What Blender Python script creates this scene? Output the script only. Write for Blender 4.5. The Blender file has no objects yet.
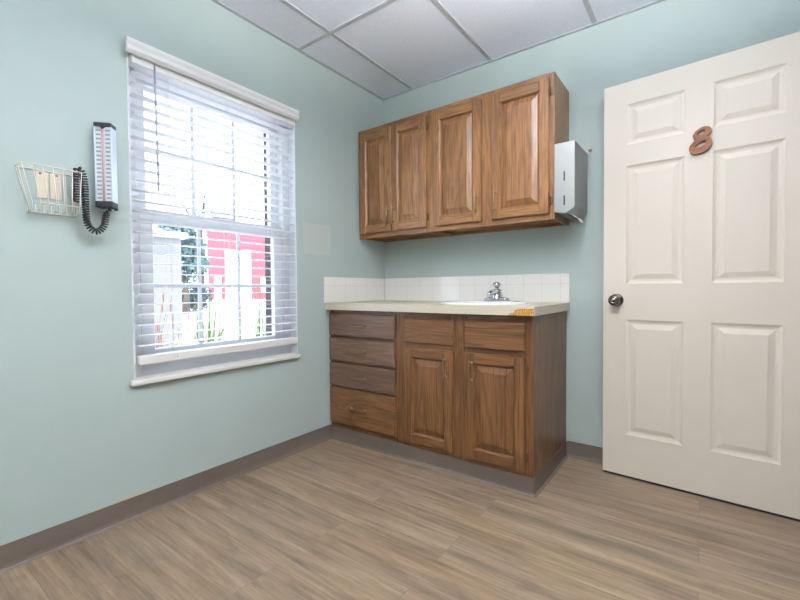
import bpy, bmesh, math, random
from mathutils import Vector, Matrix
random.seed(7)
PI = math.pi
SC = bpy.context.scene
COL = SC.collection

# ------------------------------------------------------------------ helpers
class MB:
    """collects shapes in one bmesh; verts are stored relative to `org`"""
    def __init__(self, org=(0, 0, 0)):
        self.bm = bmesh.new(); self.uv = self.bm.loops.layers.uv.new('UVMap'); self.org = Vector(org)
    def _merge(self, b, grain=None, mat=None):
        if mat is not None: bmesh.ops.transform(b, matrix=mat, verts=b.verts)
        bmesh.ops.recalc_face_normals(b, faces=b.faces)
        ou, ov = random.uniform(0, 9), random.uniform(0, 9)
        vm = {}
        for v in b.verts: vm[v] = self.bm.verts.new(v.co - self.org)
        for f in b.faces:
            try: nf = self.bm.faces.new([vm[v] for v in f.verts])
            except ValueError: continue
            nf.smooth = f.smooth
            n = f.normal
            g = grain if grain is not None else 2
            o = [i for i in range(3) if i != g]
            if abs(n[g]) > 0.8: iu, iv = o
            else:
                iu = g; iv = o[1] if abs(n[o[0]]) > abs(n[o[1]]) else o[0]
            for l, s in zip(nf.loops, f.loops):
                c = s.vert.co
                l[self.uv].uv = (c[iu] + ou, c[iv] + ov)
        b.free(); return self
    def box(self, x0, x1, y0, y1, z0, z1, bev=0.0, grain=None, seg=1, mat=None):
        b = bmesh.new()
        bmesh.ops.create_cube(b, size=1)
        for v in b.verts:
            v.co = Vector(((x0+x1)/2 + v.co.x*(x1-x0), (y0+y1)/2 + v.co.y*(y1-y0), (z0+z1)/2 + v.co.z*(z1-z0)))
        if bev > 0: bmesh.ops.bevel(b, geom=b.edges[:], offset=bev, segments=seg, affect='EDGES', profile=0.5)
        return self._merge(b, grain, mat)
    def prism(self, poly, axis, a, b_, grain=None, bev=0.0, mat=None, seg=1):
        """poly in the two remaining axes (cyclic order x,y,z without `axis`)"""
        b = bmesh.new(); o = [i for i in range(3) if i != axis]
        lo, hi = [], []
        for p in poly:
            for lst, t in ((lo, a), (hi, b_)):
                c = [0, 0, 0]; c[o[0]], c[o[1]], c[axis] = p[0], p[1], t
                lst.append(b.verts.new(c))
        n = len(poly)
        b.faces.new(lo); b.faces.new(hi[::-1])
        for i in range(n): b.faces.new((lo[i], hi[i], hi[(i+1) % n], lo[(i+1) % n]))
        if bev > 0: bmesh.ops.bevel(b, geom=b.edges[:], offset=bev, segments=seg, affect='EDGES', profile=0.5)
        return self._merge(b, grain, mat)
    def tube(self, pts, r, n=8, closed=False, mat=None, radii=None):
        b = bmesh.new(); P = [Vector(p) for p in pts]; rings = []; m = len(P)
        up = None
        for i, p in enumerate(P):
            if closed: t = (P[(i+1) % m] - P[i-1]).normalized()
            else: t = (P[min(i+1, m-1)] - P[max(i-1, 0)]).normalized()
            if up is None:
                up = Vector((0, 0, 1)) if abs(t.z) < .9 else Vector((1, 0, 0))
            u = (up - t*up.dot(t)).normalized(); w = t.cross(u); up = u
            rr = radii[i] if radii else r
            rings.append([b.verts.new(p + (u*math.cos(2*PI*k/n) + w*math.sin(2*PI*k/n))*rr) for k in range(n)])
        for i in range(m if closed else m-1):
            A, B = rings[i], rings[(i+1) % m]
            for k in range(n):
                f = b.faces.new((A[k], A[(k+1) % n], B[(k+1) % n], B[k])); f.smooth = True
        if not closed: b.faces.new(rings[0][::-1]); b.faces.new(rings[-1])
        return self._merge(b, None, mat)
    def lathe(self, prof, n=32, mat=None, sx=1, sy=1, shift=None):
        """profile (r,z) about local z; mat places it"""
        b = bmesh.new(); rings = []
        for i, (r, z) in enumerate(prof):
            if r < 1e-6: rings.append([b.verts.new((0, 0, z))])
            else:
                dy = shift[i] if shift else 0
                rings.append([b.verts.new((r*sx*math.cos(2*PI*k/n), r*sy*math.sin(2*PI*k/n) + dy, z)) for k in range(n)])
        for A, B in zip(rings, rings[1:]):
            if len(A) == 1 and len(B) == 1: continue
            for k in range(n):
                k2 = (k+1) % n
                if len(A) == 1: q = (A[0], B[k], B[k2])
                elif len(B) == 1: q = (A[k], A[k2], B[0])
                else: q = (A[k], A[k2], B[k2], B[k])
                f = b.faces.new(q); f.smooth = True
        return self._merge(b, None, mat)
    def quad(self, pts, grain=None):
        b = bmesh.new(); b.faces.new([b.verts.new(p) for p in pts]); return self._merge(b, grain)
    def build(self, name, mat, parent=None, kind=None, sharp=None):
        me = bpy.data.meshes.new(name); self.bm.normal_update(); self.bm.to_mesh(me); self.bm.free()
        if sharp is not None:
            for p in me.polygons: p.use_smooth = True
            me.set_sharp_from_angle(angle=math.radians(sharp))
        me.materials.append(mat)
        o = bpy.data.objects.new(name, me); COL.objects.link(o)
        if parent: o.parent = parent
        else: o.location = self.org
        if kind: o['kind'] = kind
        return o

def inst(name, me, loc, parent, rot=(0, 0, 0)):
    o = bpy.data.objects.new(name, me); COL.objects.link(o); o.location = loc; o.rotation_euler = rot
    if parent: o.parent = parent
    return o
def thing(name, label, cat, loc=(0, 0, 0), rz=0, group=None):
    o = bpy.data.objects.new(name, None); COL.objects.link(o); o.empty_display_size = .05
    o.location = loc; o.rotation_euler = (0, 0, rz); o['label'] = label; o['category'] = cat
    if group: o['group'] = group
    return o
def tag(o, label, cat, group=None, kind=None):
    o['label'] = label; o['category'] = cat
    if group: o['group'] = group
    if kind: o['kind'] = kind
    return o
def srgb(r, g, b):
    f = lambda c: (c/255/12.92) if c/255 <= .04045 else ((c/255+.055)/1.055)**2.4
    return (f(r), f(g), f(b), 1)

# ------------------------------------------------------------------ materials
def mat(name, col=(.8, .8, .8, 1), rough=.5, metal=0, coat=0, spec=.5, coat_rough=.15):
    m = bpy.data.materials.new(name); m.use_nodes = True
    b = m.node_tree.nodes['Principled BSDF']
    b.inputs['Base Color'].default_value = col; b.inputs['Roughness'].default_value = rough
    b.inputs['Metallic'].default_value = metal; b.inputs['Coat Weight'].default_value = coat
    b.inputs['Coat Roughness'].default_value = coat_rough
    b.inputs['Specular IOR Level'].default_value = spec
    return m
class NT:
    def __init__(self, m): self.t = m.node_tree; self.b = self.t.nodes['Principled BSDF']
    def n(self, typ, **kw):
        x = self.t.nodes.new(typ)
        for k, v in kw.items():
            if k in x.inputs: x.inputs[k].default_value = v
            else: setattr(x, k, v)
        return x
    def l(self, a, b): self.t.links.new(a, b)
    def coord(self, which='Object', scale=(1, 1, 1)):
        tc = self.n('ShaderNodeTexCoord'); mp = self.n('ShaderNodeMapping')
        mp.inputs['Scale'].default_value = scale; self.l(tc.outputs[which], mp.inputs['Vector']); return mp.outputs[0]
    def noise(self, vec, scale=1, detail=4, rough=.55, dist=0):
        x = self.n('ShaderNodeTexNoise'); x.inputs['Scale'].default_value = scale; x.inputs['Detail'].default_value = detail
        x.inputs['Roughness'].default_value = rough; x.inputs['Distortion'].default_value = dist
        self.l(vec, x.inputs['Vector']); return x.outputs['Fac']
    def ramp(self, fac, stops):
        x = self.n('ShaderNodeValToRGB'); e = x.color_ramp.elements
        while len(e) < len(stops): e.new(.5)
        for s, (p, c) in zip(e, stops): s.position = p; s.color = c if len(c) == 4 else (*c, 1)
        self.l(fac, x.inputs[0]); return x.outputs[0]
    def mix(self, a, b, fac, mode='MIX'):
        x = self.n('ShaderNodeMix', data_type='RGBA', blend_type=mode)
        for s, v in ((x.inputs[0], fac), (x.inputs[6], a), (x.inputs[7], b)):
            if hasattr(v, 'is_output'): self.l(v, s)
            else: s.default_value = v
        return x.outputs[2]
    def math(self, op, a, b=0.0):
        x = self.n('ShaderNodeMath', operation=op)
        for s, v in ((x.inputs[0], a), (x.inputs[1], b)):
            if hasattr(v, 'is_output'): self.l(v, s)
            else: s.default_value = v
        return x.outputs[0]
    def bump(self, h, strength=.2, dist=.002):
        x = self.n('ShaderNodeBump'); x.inputs['Strength'].default_value = strength; x.inputs['Distance'].default_value = dist
        self.l(h, x.inputs['Height']); self.l(x.outputs[0], self.b.inputs['Normal'])
    def color(self, c): self.l(c, self.b.inputs['Base Color'])

def oak(name, dark, mid, light, rough=.42, coat=.18):
    m = mat(name, rough=rough, coat=coat, coat_rough=.22); t = NT(m)
    tc = t.n('ShaderNodeTexCoord'); sep = t.n('ShaderNodeSeparateXYZ'); t.l(tc.outputs['UV'], sep.inputs[0])
    def vec(a, b):
        c = t.n('ShaderNodeCombineXYZ'); t.l(t.math('MULTIPLY', sep.outputs[0], a), c.inputs[0]); t.l(t.math('MULTIPLY', sep.outputs[1], b), c.inputs[1]); return c.outputs[0]
    big = t.noise(vec(1.3, 11), 1, 3, .5, .6)
    rings = t.math('SINE', t.math('MULTIPLY', big, 48.0))
    fine = t.noise(vec(4, 150), 1, 5, .65)
    pores = t.noise(vec(14, 330), 1, 2, .6)
    v = t.math('ADD', t.math('MULTIPLY', rings, .07), fine)
    c = t.ramp(v, [(.28, dark), (.5, mid), (.74, light)])
    c = t.mix(c, dark, t.ramp(pores, [(.56, (0, 0, 0)), (.74, (.55, .55, .55))]))
    tone = t.noise(vec(.5, 3), 1, 1)
    c = t.mix(c, t.mix(c, (.80, .78, .78, 1), 1.0, 'MULTIPLY'), t.ramp(tone, [(.40, (0, 0, 0)), (.62, (1, 1, 1))]))
    t.color(c); t.bump(fine, .12, .001)
    return m
M = {}
M['oak'] = oak('oak_stain', srgb(84, 54, 30), srgb(138, 95, 55), srgb(168, 122, 76))
M['oak_shaded'] = oak('oak_stain_shaded', srgb(64, 40, 23), srgb(110, 72, 40), srgb(138, 95, 55))  # same oak as the uppers; the base's weaker light is put into the colour
M['oak_sheen'] = oak('oak_stain_window_sheen', srgb(74, 53, 41), srgb(104, 77, 60), srgb(128, 99, 80))  # same oak again, bluish window reflection on the drawers mixed into its colour
M['cab_inside'] = mat('cabinet_inside', srgb(150, 115, 80), .6)

def wall_mat(name, col, feature=False):
    m = mat(name, col, .55, spec=.35); t = NT(m)
    v = t.coord('Object', (1, 1, 1))
    blot = t.noise(v, 1.6, 3)
    c = t.mix(col, tuple(x*.95 for x in col[:3]) + (1,), t.ramp(blot, [(.4, (0, 0, 0)), (.65, (1, 1, 1))]))
    if feature:
        g = t.n('ShaderNodeNewGeometry'); s = t.n('ShaderNodeSeparateXYZ'); t.l(g.outputs['Position'], s.inputs[0])
        def band(o, a, b):
            return t.math('MULTIPLY', t.math('GREATER_THAN', o, a), t.math('LESS_THAN', o, b))
        patch = t.math('MULTIPLY', band(s.outputs[1], -.805, -.572), band(s.outputs[2], 1.212, 1.407))
        c = t.mix(c, srgb(190, 196, 189), t.math('MULTIPLY', patch, .65))
        glue = t.math('MULTIPLY', band(s.outputs[1], -1.95, -1.66), band(s.outputs[2], .085, .102))
        gn = t.ramp(t.noise(t.coord('Object', (1, 9, 30)), 2, 3), [(.42, (0, 0, 0)), (.6, (.6, .6, .6))])
        c = t.mix(c, srgb(200, 180, 110), t.math('MULTIPLY', glue, gn))
    t.color(c); t.bump(t.noise(v, 160, 3), .06, .001)
    return m
TEAL = srgb(177, 190, 187)
M['wall_l'] = wall_mat('wall_paint_left', TEAL, True)
M['wall'] = wall_mat('wall_paint', TEAL)
M['trim'] = mat('white_trim', srgb(232, 230, 226), .4)
M['vinyl'] = mat('white_vinyl', srgb(226, 229, 236), .35)
M['blind'] = mat('blind_pvc', srgb(244, 243, 242), .45)
M['blind_rail'] = mat('blind_rail', srgb(232, 230, 229), .45)
M['cord'] = mat('cord', srgb(225, 225, 225), .7)
M['wand'] = mat('wand_plastic', srgb(150, 152, 165), .25)
b = M['blind'].node_tree.nodes['Principled BSDF']
M['base'] = mat('rubber_base', srgb(112, 103, 98), .45, spec=.4)
t = NT(M['base']); t.color(t.mix(srgb(90, 79, 72), srgb(106, 94, 86), t.noise(t.coord('Object', (3, 3, 14)), 2, 4)))
# ceiling tile
M['tile'] = mat('ceiling_tile', srgb(222, 224, 230), .9, spec=.1); t = NT(M['tile'])
sp = t.noise(t.coord(), 170, 2, .7)
t.color(t.mix(srgb(240, 243, 253), srgb(210, 214, 226), t.ramp(sp, [(.56, (0, 0, 0)), (.7, (1, 1, 1))]))); t.bump(sp, .25, .002)
M['tee'] = mat('ceiling_tee', srgb(188, 190, 195), .5)
# floor planks (run along x)
M['floor'] = mat('vinyl_plank', rough=.42, spec=.4); t = NT(M['floor'])
g = t.coord('Object', (1, 1, 1))
br = t.n('ShaderNodeTexBrick'); br.offset = .37; br.offset_frequency = 2
t.l(g, br.inputs['Vector'])
br.inputs['Color1'].default_value = (0, 0, 0, 1); br.inputs['Color2'].default_value = (1, 1, 1, 1); br.inputs['Mortar'].default_value = (.5, .5, .5, 1)
br.inputs['Scale'].default_value = 1; br.inputs['Brick Width'].default_value = 1.22; br.inputs['Row Height'].default_value = .178
br.inputs['Mortar Size'].default_value = .0012; br.inputs['Mortar Smooth'].default_value = 0; br.inputs['Bias'].default_value = 0
sep = t.n('ShaderNodeSeparateXYZ'); t.l(g, sep.inputs[0])
cmb = t.n('ShaderNodeCombineXYZ')
t.l(t.math('MULTIPLY', sep.outputs[0], 1.0), cmb.inputs[0]); t.l(t.math('MULTIPLY', sep.outputs[1], 16), cmb.inputs[1])
bw = t.n('ShaderNodeRGBToBW'); t.l(br.outputs['Color'], bw.inputs[0]); t.l(t.math('MULTIPLY', bw.outputs[0], 37), cmb.inputs[2])
gr = t.noise(cmb.outputs[0], 1.4, 6, .6, .5)
cmb2 = t.n('ShaderNodeCombineXYZ')
t.l(t.math('MULTIPLY', sep.outputs[0], 5), cmb2.inputs[0]); t.l(t.math('MULTIPLY', sep.outputs[1], 90), cmb2.inputs[1]); t.l(t.math('MULTIPLY', bw.outputs[0], 11), cmb2.inputs[2])
fi = t.noise(cmb2.outputs[0], 1, 4, .6)
vv = t.math('ADD', t.math('MULTIPLY', gr, .62), t.math('MULTIPLY', fi, .38))
c = t.ramp(vv, [(.28, srgb(87, 74, 61)), (.44, srgb(124, 107, 89)), (.56, srgb(144, 126, 105)), (.72, srgb(168, 150, 127))])
c = t.mix(c, t.mix(c, (.88, .87, .88, 1), 1.0, 'MULTIPLY'), bw.outputs[0])
mot = t.noise(t.coord('Object', (1.6, 5, 1)), 1.3, 4, .6, .4)
c = t.mix(c, t.mix(c, (1.0, .96, .89, 1), 1.0, 'MULTIPLY'), t.ramp(mot, [(.42, (0, 0, 0)), (.62, (1, 1, 1))]))
mot2 = t.noise(t.coord('Object', (2.2, 8, 3)), 1.7, 3, .6, .8)
c = t.mix(c, t.mix(c, (.80, .79, .80, 1), 1.0, 'MULTIPLY'), t.ramp(mot2, [(.50, (0, 0, 0)), (.68, (1, 1, 1))]))
c = t.mix(c, srgb(86, 73, 62), t.math('MULTIPLY', br.outputs['Fac'], .4))
t.color(c); t.bump(fi, .08, .001)
# counter etc
M['laminate'] = mat('laminate', srgb(205, 197, 184), .35); t = NT(M['laminate'])
t.color(t.mix(srgb(208, 195, 177), srgb(198, 185, 167), t.ramp(t.noise(t.coord(), 240, 2), [(.45, (0, 0, 0)), (.6, (1, 1, 1))])))
M['particle'] = mat('particle_board', srgb(190, 138, 74), .9); t = NT(M['particle'])
t.color(t.mix(srgb(205, 152, 84), srgb(150, 100, 50), t.ramp(t.noise(t.coord(), 190, 3), [(.42, (0, 0, 0)), (.62, (1, 1, 1))])))
M['porcelain'] = mat('porcelain', srgb(240, 240, 238), .12, coat=.4, coat_rough=.05)
M['chrome'] = mat('chrome', srgb(205, 205, 210), .12, 1)
M['steel'] = mat('brushed_steel', srgb(172, 172, 170), .42, 1); t = NT(M['steel'])
t.bump(t.noise(t.coord('Object', (260, 260, 4)), 1, 2), .05, .001)
M['brass'] = mat('antique_brass', srgb(150, 122, 84), .34, 1)
M['bronze'] = mat('dark_bronze', srgb(74, 60, 48), .4, 1)
M['hinge'] = mat('hinge_bronze', srgb(104, 82, 60), .45, 1)
M['pewter'] = mat('dark_pewter', srgb(112, 108, 100), .22, 1)
M['black'] = mat('black_plastic', srgb(26, 27, 34), .45)
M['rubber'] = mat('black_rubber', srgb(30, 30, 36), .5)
M['door'] = mat('door_paint', srgb(224, 214, 201), .5, spec=.35); t = NT(M['door'])
t.bump(t.noise(t.coord('Object', (60, 60, 6)), 2, 3), .03, .001)
M['paper'] = mat('paper', srgb(240, 240, 238), .8)
M['cream'] = mat('cream_plastic', srgb(226, 212, 192), .5)
M['wire'] = mat('coated_wire', srgb(230, 225, 214), .4)
M['screw'] = mat('screw_steel', srgb(110, 105, 100), .4, 1)
M['alu'] = mat('aluminium', srgb(214, 222, 228), .35, .6)
M['glass_tube'] = mat('mercury_tube', srgb(206, 172, 168), .2)
# gauge face : pale with scale marks
M['gauge'] = mat('gauge_face', srgb(210, 214, 220), .4); t = NT(M['gauge'])
co = t.n('ShaderNodeTexCoord'); s = t.n('ShaderNodeSeparateXYZ'); t.l(co.outputs['Object'], s.inputs[0])
fz = t.math('FRACT', t.math('MULTIPLY', s.outputs[2], 60.0)); mk = t.math('LESS_THAN', fz, .42)
ax = t.math('ABSOLUTE', s.outputs[1], 0)
bandm = t.math('MULTIPLY', t.math('GREATER_THAN', ax, .008), t.math('LESS_THAN', ax, .025))
t.color(t.mix(srgb(212, 216, 222), srgb(150, 156, 166), t.math('MULTIPLY', mk, bandm)))
M['wood_eight'] = oak('walnut_number', srgb(84, 46, 14), srgb(130, 76, 26), srgb(158, 98, 38), .6, 0)
# tiles of the backsplash
def splash_mat(name, axis):
    m = mat(name, srgb(238, 235, 230), .14, coat=.3, coat_rough=.06); t = NT(m)
    g = t.n('ShaderNodeNewGeometry'); s = t.n('ShaderNodeSeparateXYZ'); t.l(g.outputs['Position'], s.inputs[0])
    du = t.math('PINGPONG', t.math('ADD', s.outputs[axis], .003 if axis else -.0), .055)
    dz = t.math('PINGPONG', t.math('SUBTRACT', s.outputs[2], 1.012), .11)
    gl = t.math('MAXIMUM', t.math('LESS_THAN', du, .0013), t.math('LESS_THAN', dz, .0013))
    t.color(t.mix(srgb(239, 236, 231), srgb(222, 219, 214), gl))
    return m
M['splash_b'] = splash_mat('splash_tile_back', 0); M['splash_l'] = splash_mat('splash_tile_left', 1)
# glass (thin pane)
M['glass'] = bpy.data.materials.new('window_glass'); M['glass'].use_nodes = True
nt = M['glass'].node_tree; nt.nodes.clear()
o = nt.nodes.new('ShaderNodeOutputMaterial'); mx = nt.nodes.new('ShaderNodeMixShader'); tr = nt.nodes.new('ShaderNodeBsdfTransparent'); gl = nt.nodes.new('ShaderNodeBsdfGlossy')
gl.inputs['Roughness'].default_value = .02; mx.inputs[0].default_value = .06; tr.inputs[0].default_value = (.97, .98, .98, 1)
nt.links.new(tr.outputs[0], mx.inputs[1]); nt.links.new(gl.outputs[0], mx.inputs[2]); nt.links.new(mx.outputs[0], o.inputs[0])
# outside
M['brick'] = mat('house_brick', srgb(84, 70, 70), .85); t = NT(M['brick'])
bk = t.n('ShaderNodeTexBrick'); bk.inputs['Scale'].default_value = 1; bk.inputs['Brick Width'].default_value = .2; bk.inputs['Row Height'].default_value = .075; bk.inputs['Mortar Size'].default_value = .005
bk.inputs['Color1'].default_value = srgb(82, 66, 66); bk.inputs['Color2'].default_value = srgb(66, 58, 64); bk.inputs['Mortar'].default_value = srgb(110, 106, 106)
tcn = t.n('ShaderNodeTexCoord'); sp_ = t.n('ShaderNodeSeparateXYZ'); cb = t.n('ShaderNodeCombineXYZ'); t.l(tcn.outputs['Object'], sp_.inputs[0])
t.l(t.math('ADD', sp_.outputs[0], sp_.outputs[1]), cb.inputs[0]); t.l(sp_.outputs[2], cb.inputs[1]); t.l(cb.outputs[0], bk.inputs['Vector']); t.color(bk.outputs['Color'])
M['pave'] = mat('concrete_pavement', srgb(226, 224, 220), .9); t = NT(M['pave'])
t.color(t.mix(srgb(206, 204, 206), srgb(180, 178, 182), t.noise(t.coord(), .7, 5)))
M['red'] = mat('red_siding', srgb(206, 120, 136), .8); t = NT(M['red'])
rz = t.n('ShaderNodeTexCoord'); s = t.n('ShaderNodeSeparateXYZ'); t.l(rz.outputs['Object'], s.inputs[0])
t.color(t.mix(srgb(164, 86, 96), srgb(148, 74, 86), t.math('LESS_THAN', t.math('FRACT', t.math('MULTIPLY', s.outputs[1], 3.0)), .08)))
M['white_paint'] = mat('white_paint', srgb(240, 240, 240), .6)
M['roof'] = mat('grey_roof', srgb(190, 186, 190), .8)
M['pier'] = mat('pale_block', srgb(176, 174, 172), .85)
def leafmat(name, a, b):
    m = mat(name, a, .6); t = NT(m); t.color(t.mix(a, b, t.noise(t.coord(), 3, 3))); return m
M['leaf'] = leafmat('tree_leaf', srgb(100, 128, 134), srgb(128, 150, 146))
M['leaf_haze'] = leafmat('haze_leaf', srgb(176, 190, 182), srgb(200, 208, 198))  # haze in front of the far crown is put into the leaf colour
M['hedge'] = leafmat('hedge_leaf', srgb(74, 92, 106), srgb(104, 122, 128))
M['bark'] = mat('bark', srgb(96, 84, 76), .9)
M['blade'] = leafmat('grass_blade', srgb(84, 128, 60), srgb(128, 160, 84))
M['blade_dry'] = leafmat('dry_blade', srgb(140, 122, 88), srgb(140, 112, 92))
M['seed'] = mat('seed_head', srgb(186, 130, 112), .8)

# ------------------------------------------------------------------ room shell
H = 2.44; XR = 2.42; YB = -4.3; XH = 3.7
MB().box(0, XH, YB, 0, -.1, 0).build('floor', M['floor'], kind='structure')
wy0, wy1, wz0, wz1 = -1.76, -.86, .60, 2.02            # window opening (inside)
w = MB()
w.box(-.14, 0, YB, wy0, 0, H).box(-.14, 0, wy1, .15, 0, H).box(-.14, 0, wy0, wy1, 0, wz0).box(-.14, 0, wy0, wy1, wz1, H)
wl = w.build('wall_left', M['wall_l'], kind='structure')
w = MB(); by0, by1, bz0, bz1 = -1.715, -.905, .58, 2.0
w.box(-.25, -.145, -6, by0, -.35, 3.2).box(-.25, -.145, by1, 1.5, -.35, 3.2).box(-.25, -.145, by0, by1, -.35, bz0).box(-.25, -.145, by0, by1, bz1, 3.2)
w.build('wall_exterior', M['brick'], kind='structure')
MB().box(-.14, XH+.12, 0, .15, 0, H).build('wall_back', M['wall'], kind='structure')
MB().box(-.14, XH+.12, YB-.12, YB, 0, H).build('wall_front', M['wall'], kind='structure')
dy0, dy1 = -1.03, -.175                                  # doorway in right wall
w = MB(); w.box(XR, XR+.12, dy1, 0, 0, H).box(XR, XR+.12, YB, dy0, 0, H).box(XR, XR+.12, dy0, dy1, 2.06, H)
w.build('wall_right', M['wall'], kind='structure')
MB().box(XH, XH+.12, YB, 0, 0, H).build('wall_hall', M['wall'], kind='structure')
w = MB()
for (a, b_) in ((dy1-.02, dy1+.055), (dy0-.055, dy0+.02)): w.box(XR-.012, XR+.132, a, b_, 0, 2.055, .003)
w.box(XR-.012, XR+.132, dy0-.055, dy1+.055, 2.04, 2.115, .003)
w.build('trim_doorway', M['trim'], kind='structure')
# ceiling : slab, tiles, tees
ce = MB().box(-.14, XH+.12, YB-.12, .15, H+.02, H+.14).build('ceiling', M['tile'], kind='structure')
tx = [-.33, .28, .89, 1.5, 2.11, 2.72, 3.33, 3.94]; ty = [.39, -.83, -2.05, -3.27, -4.49]
t_ = MB()
for i in range(7):
    for j in range(4):
        x0, x1 = max(tx[i], 0), min(tx[i+1], XH); y1, y0 = min(ty[j], 0), max(ty[j+1], YB)
        if x1-x0 > .05: t_.box(x0+.004, x1-.004, y0+.004, y1-.004, H+.002, H+.018)
t_.build('ceiling_tiles', M['tile'], ce)
g_ = MB()
for x in tx[1:7]: g_.box(x-.012, x+.012, YB, 0, H-.002, H+.02)
for y in ty[1:4]: g_.box(0, XH, y-.012, y+.012, H-.0025, H+.02)
g_.build('ceiling_grid', M['tee'], ce)
g_ = MB(); g_.box(0, .02, YB, 0, H-.004, H+.001); g_.box(0, XR, -.02, 0, H-.004, H+.001)
g_.build('trim_ceiling', M['tee'], kind='structure')
# rubber cove base
def cove(path_axis, a, b_, wall, sgn, top=.0911, name='baseboard'):
    """vinyl base profile along axis; wall coordinate and outward sign"""
    p = [(wall, top), (wall+sgn*.003, top), (wall+sgn*.004, .02), (wall+sgn*.007, .009), (wall+sgn*.016, .003), (wall+sgn*.017, .0005), (wall, .0005)]
    return p
MB().prism(cove(1, 0, 0, 0, 1), 1, YB, -.588).build('baseboard_left', M['base'], kind='structure')
MB().prism(cove(0, 0, 0, 0, -1), 0, 1.356, XR).build('baseboard_back', M['base'], kind='structure')
kf = MB(); kf.prism(cove(0, 0, 0, -.585, -1, .084), 0, 0.004, 1.360)
kf.prism(cove(1, 0, 0, 1.353, 1, .0835), 1, -.590, -.004)
kf.build('baseboard_cabinet', M['base'], kind='structure')

# ------------------------------------------------------------------ window
win = bpy.data.objects.new('window_1', None); COL.objects.link(win); win['kind'] = 'structure'; win.location = (-.07, -1.31, .6)
O = win.location
f = MB(O)
for (a, b_) in ((wy0, wy0+.055), (wy1-.055, wy1)): f.box(-.14, -.055, a, b_, wz0, wz1, .003)
f.box(-.14, -.055, wy0+.055, wy1-.055, wz0, .655); f.box(-.14, -.055, wy0+.055, wy1-.055, 1.985, wz1)
f.box(-.055, .001, wy0, wy0+.008, wz0, wz1); f.box(-.055, .001, wy1-.008, wy1, wz0, wz1); f.box(-.055, .001, wy0+.008, wy1-.008, wz1-.008, wz1)
f.build('window_frame', M['vinyl'], win)
def sash(name, xf, xb, z0, z1, gy0, gy1, gz0, gz1):
    s = MB(O)
    s.box(xb, xf, wy0+.056, gy0, z0, z1, .004).box(xb, xf, gy1, wy1-.056, z0, z1, .004)
    s.box(xb, xf, gy0, gy1, z0, gz0, .004).box(xb, xf, gy0, gy1, gz1, z1, .004)
    so = s.build(name, M['vinyl'], win)
    xm = (xf+xb)/2
    g = MB(O)
    for k in (1, 2):
        y = gy0+(gy1-gy0)*k/3; g.box(xm-.003, xm+.003, y-.009, y+.009, gz0-.002, gz1+.002)
    z = (gz0+gz1)/2; g.box(xm-.0035, xm+.0035, gy0-.002, gy1+.002, z-.009, z+.009)
    g.build('grille', M['vinyl'], so)
    p = MB(O); p.quad([(xm+.006, gy0-.004, gz0-.004), (xm+.006, gy1+.004, gz0-.004), (xm+.006, gy1+.004, gz1+.004), (xm+.006, gy0-.004, gz1+.004)])
    p.build('pane', M['glass'], so)
sash('lower_sash', -.062, -.095, .656, 1.366, -1.642, -.978, .718, 1.306)
sash('upper_sash', -.101, -.134, 1.31, 1.984, -1.652, -.968, 1.368, 1.945)
MB(O).box(-.052, -.040, -1.36, -1.25, 1.362, 1.372, .002).build('sash_lock', M['vinyl'], win)
# stool
MB(O).box(-.06, .03, -1.78, -.862, .578, .602, .006, seg=2).build('window_sill', M['trim'], win)

# blind
bl = thing('window_blind', 'white two inch horizontal slat blind lowered over the window', 'blind', (-.005, -1.31, .66))
BO = bl.location
v = MB(BO)
v.prism([(.030, 1.992), (.040, 1.992), (.052, 2.004), (.052, 2.016), (.046, 2.022), (.052, 2.036), (.052, 2.050), (.030, 2.053)], 1, -1.776, -.868)
v.build('valance', M['blind_rail'], bl)
MB(BO).box(-.030, .022, -1.748, -.872, 1.965, 2.008, .002).build('headrail', M['blind'], bl)
z = .7455; s = MB(BO); nsl = 0
while z < 1.955:
    b = bmesh.new()
    nx = 4; top, bot = [], []
    for k in range(nx+1):
        x = -.030 + .050*k/nx; h = .0022*(1-(2*k/nx-1)**2)
        top.append((x, z+h+.0014)); bot.append((x, z+h-.0014))
    s.prism(top + bot[::-1], 1, -1.745, -.878)
    z += .0455
s.build('slats', M['blind'], bl)
r = MB(BO).box(-.030, .021, -1.746, -.873, .662, .702, .006, seg=2).build('bottom_rail', M['blind_rail'], bl)
for yb in (-1.58, -1.02):
    MB(BO).lathe([(0, .004), (.006, .003), (.007, 0)], 10, Matrix.Translation((.0205, yb, .684)) @ Matrix.Rotation(PI/2, 4, 'Y')).build('rail_button', M['trim'], r)
for yc in (-1.60, -1.31, -1.02):
    c = MB(BO)
    for dx in (-.031, .0215):
        c.tube([(dx, yc, .70), (dx, yc, 1.97)], .0008, 4)
    c.tube([(-.004, yc+.006, .70), (-.004, yc+.006, 1.97)], .0009, 4)
    c.build('ladder_cord', M['cord'], bl)
MB(BO).tube([(.034, -1.664, 1.985), (.033, -1.662, 1.97), (.031, -1.655, 1.44), (.031, -1.655, 1.43)], .0045, 8, radii=[.002, .0042, .0042, .003]).build('tilt_wand', M['wand'], bl)

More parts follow.
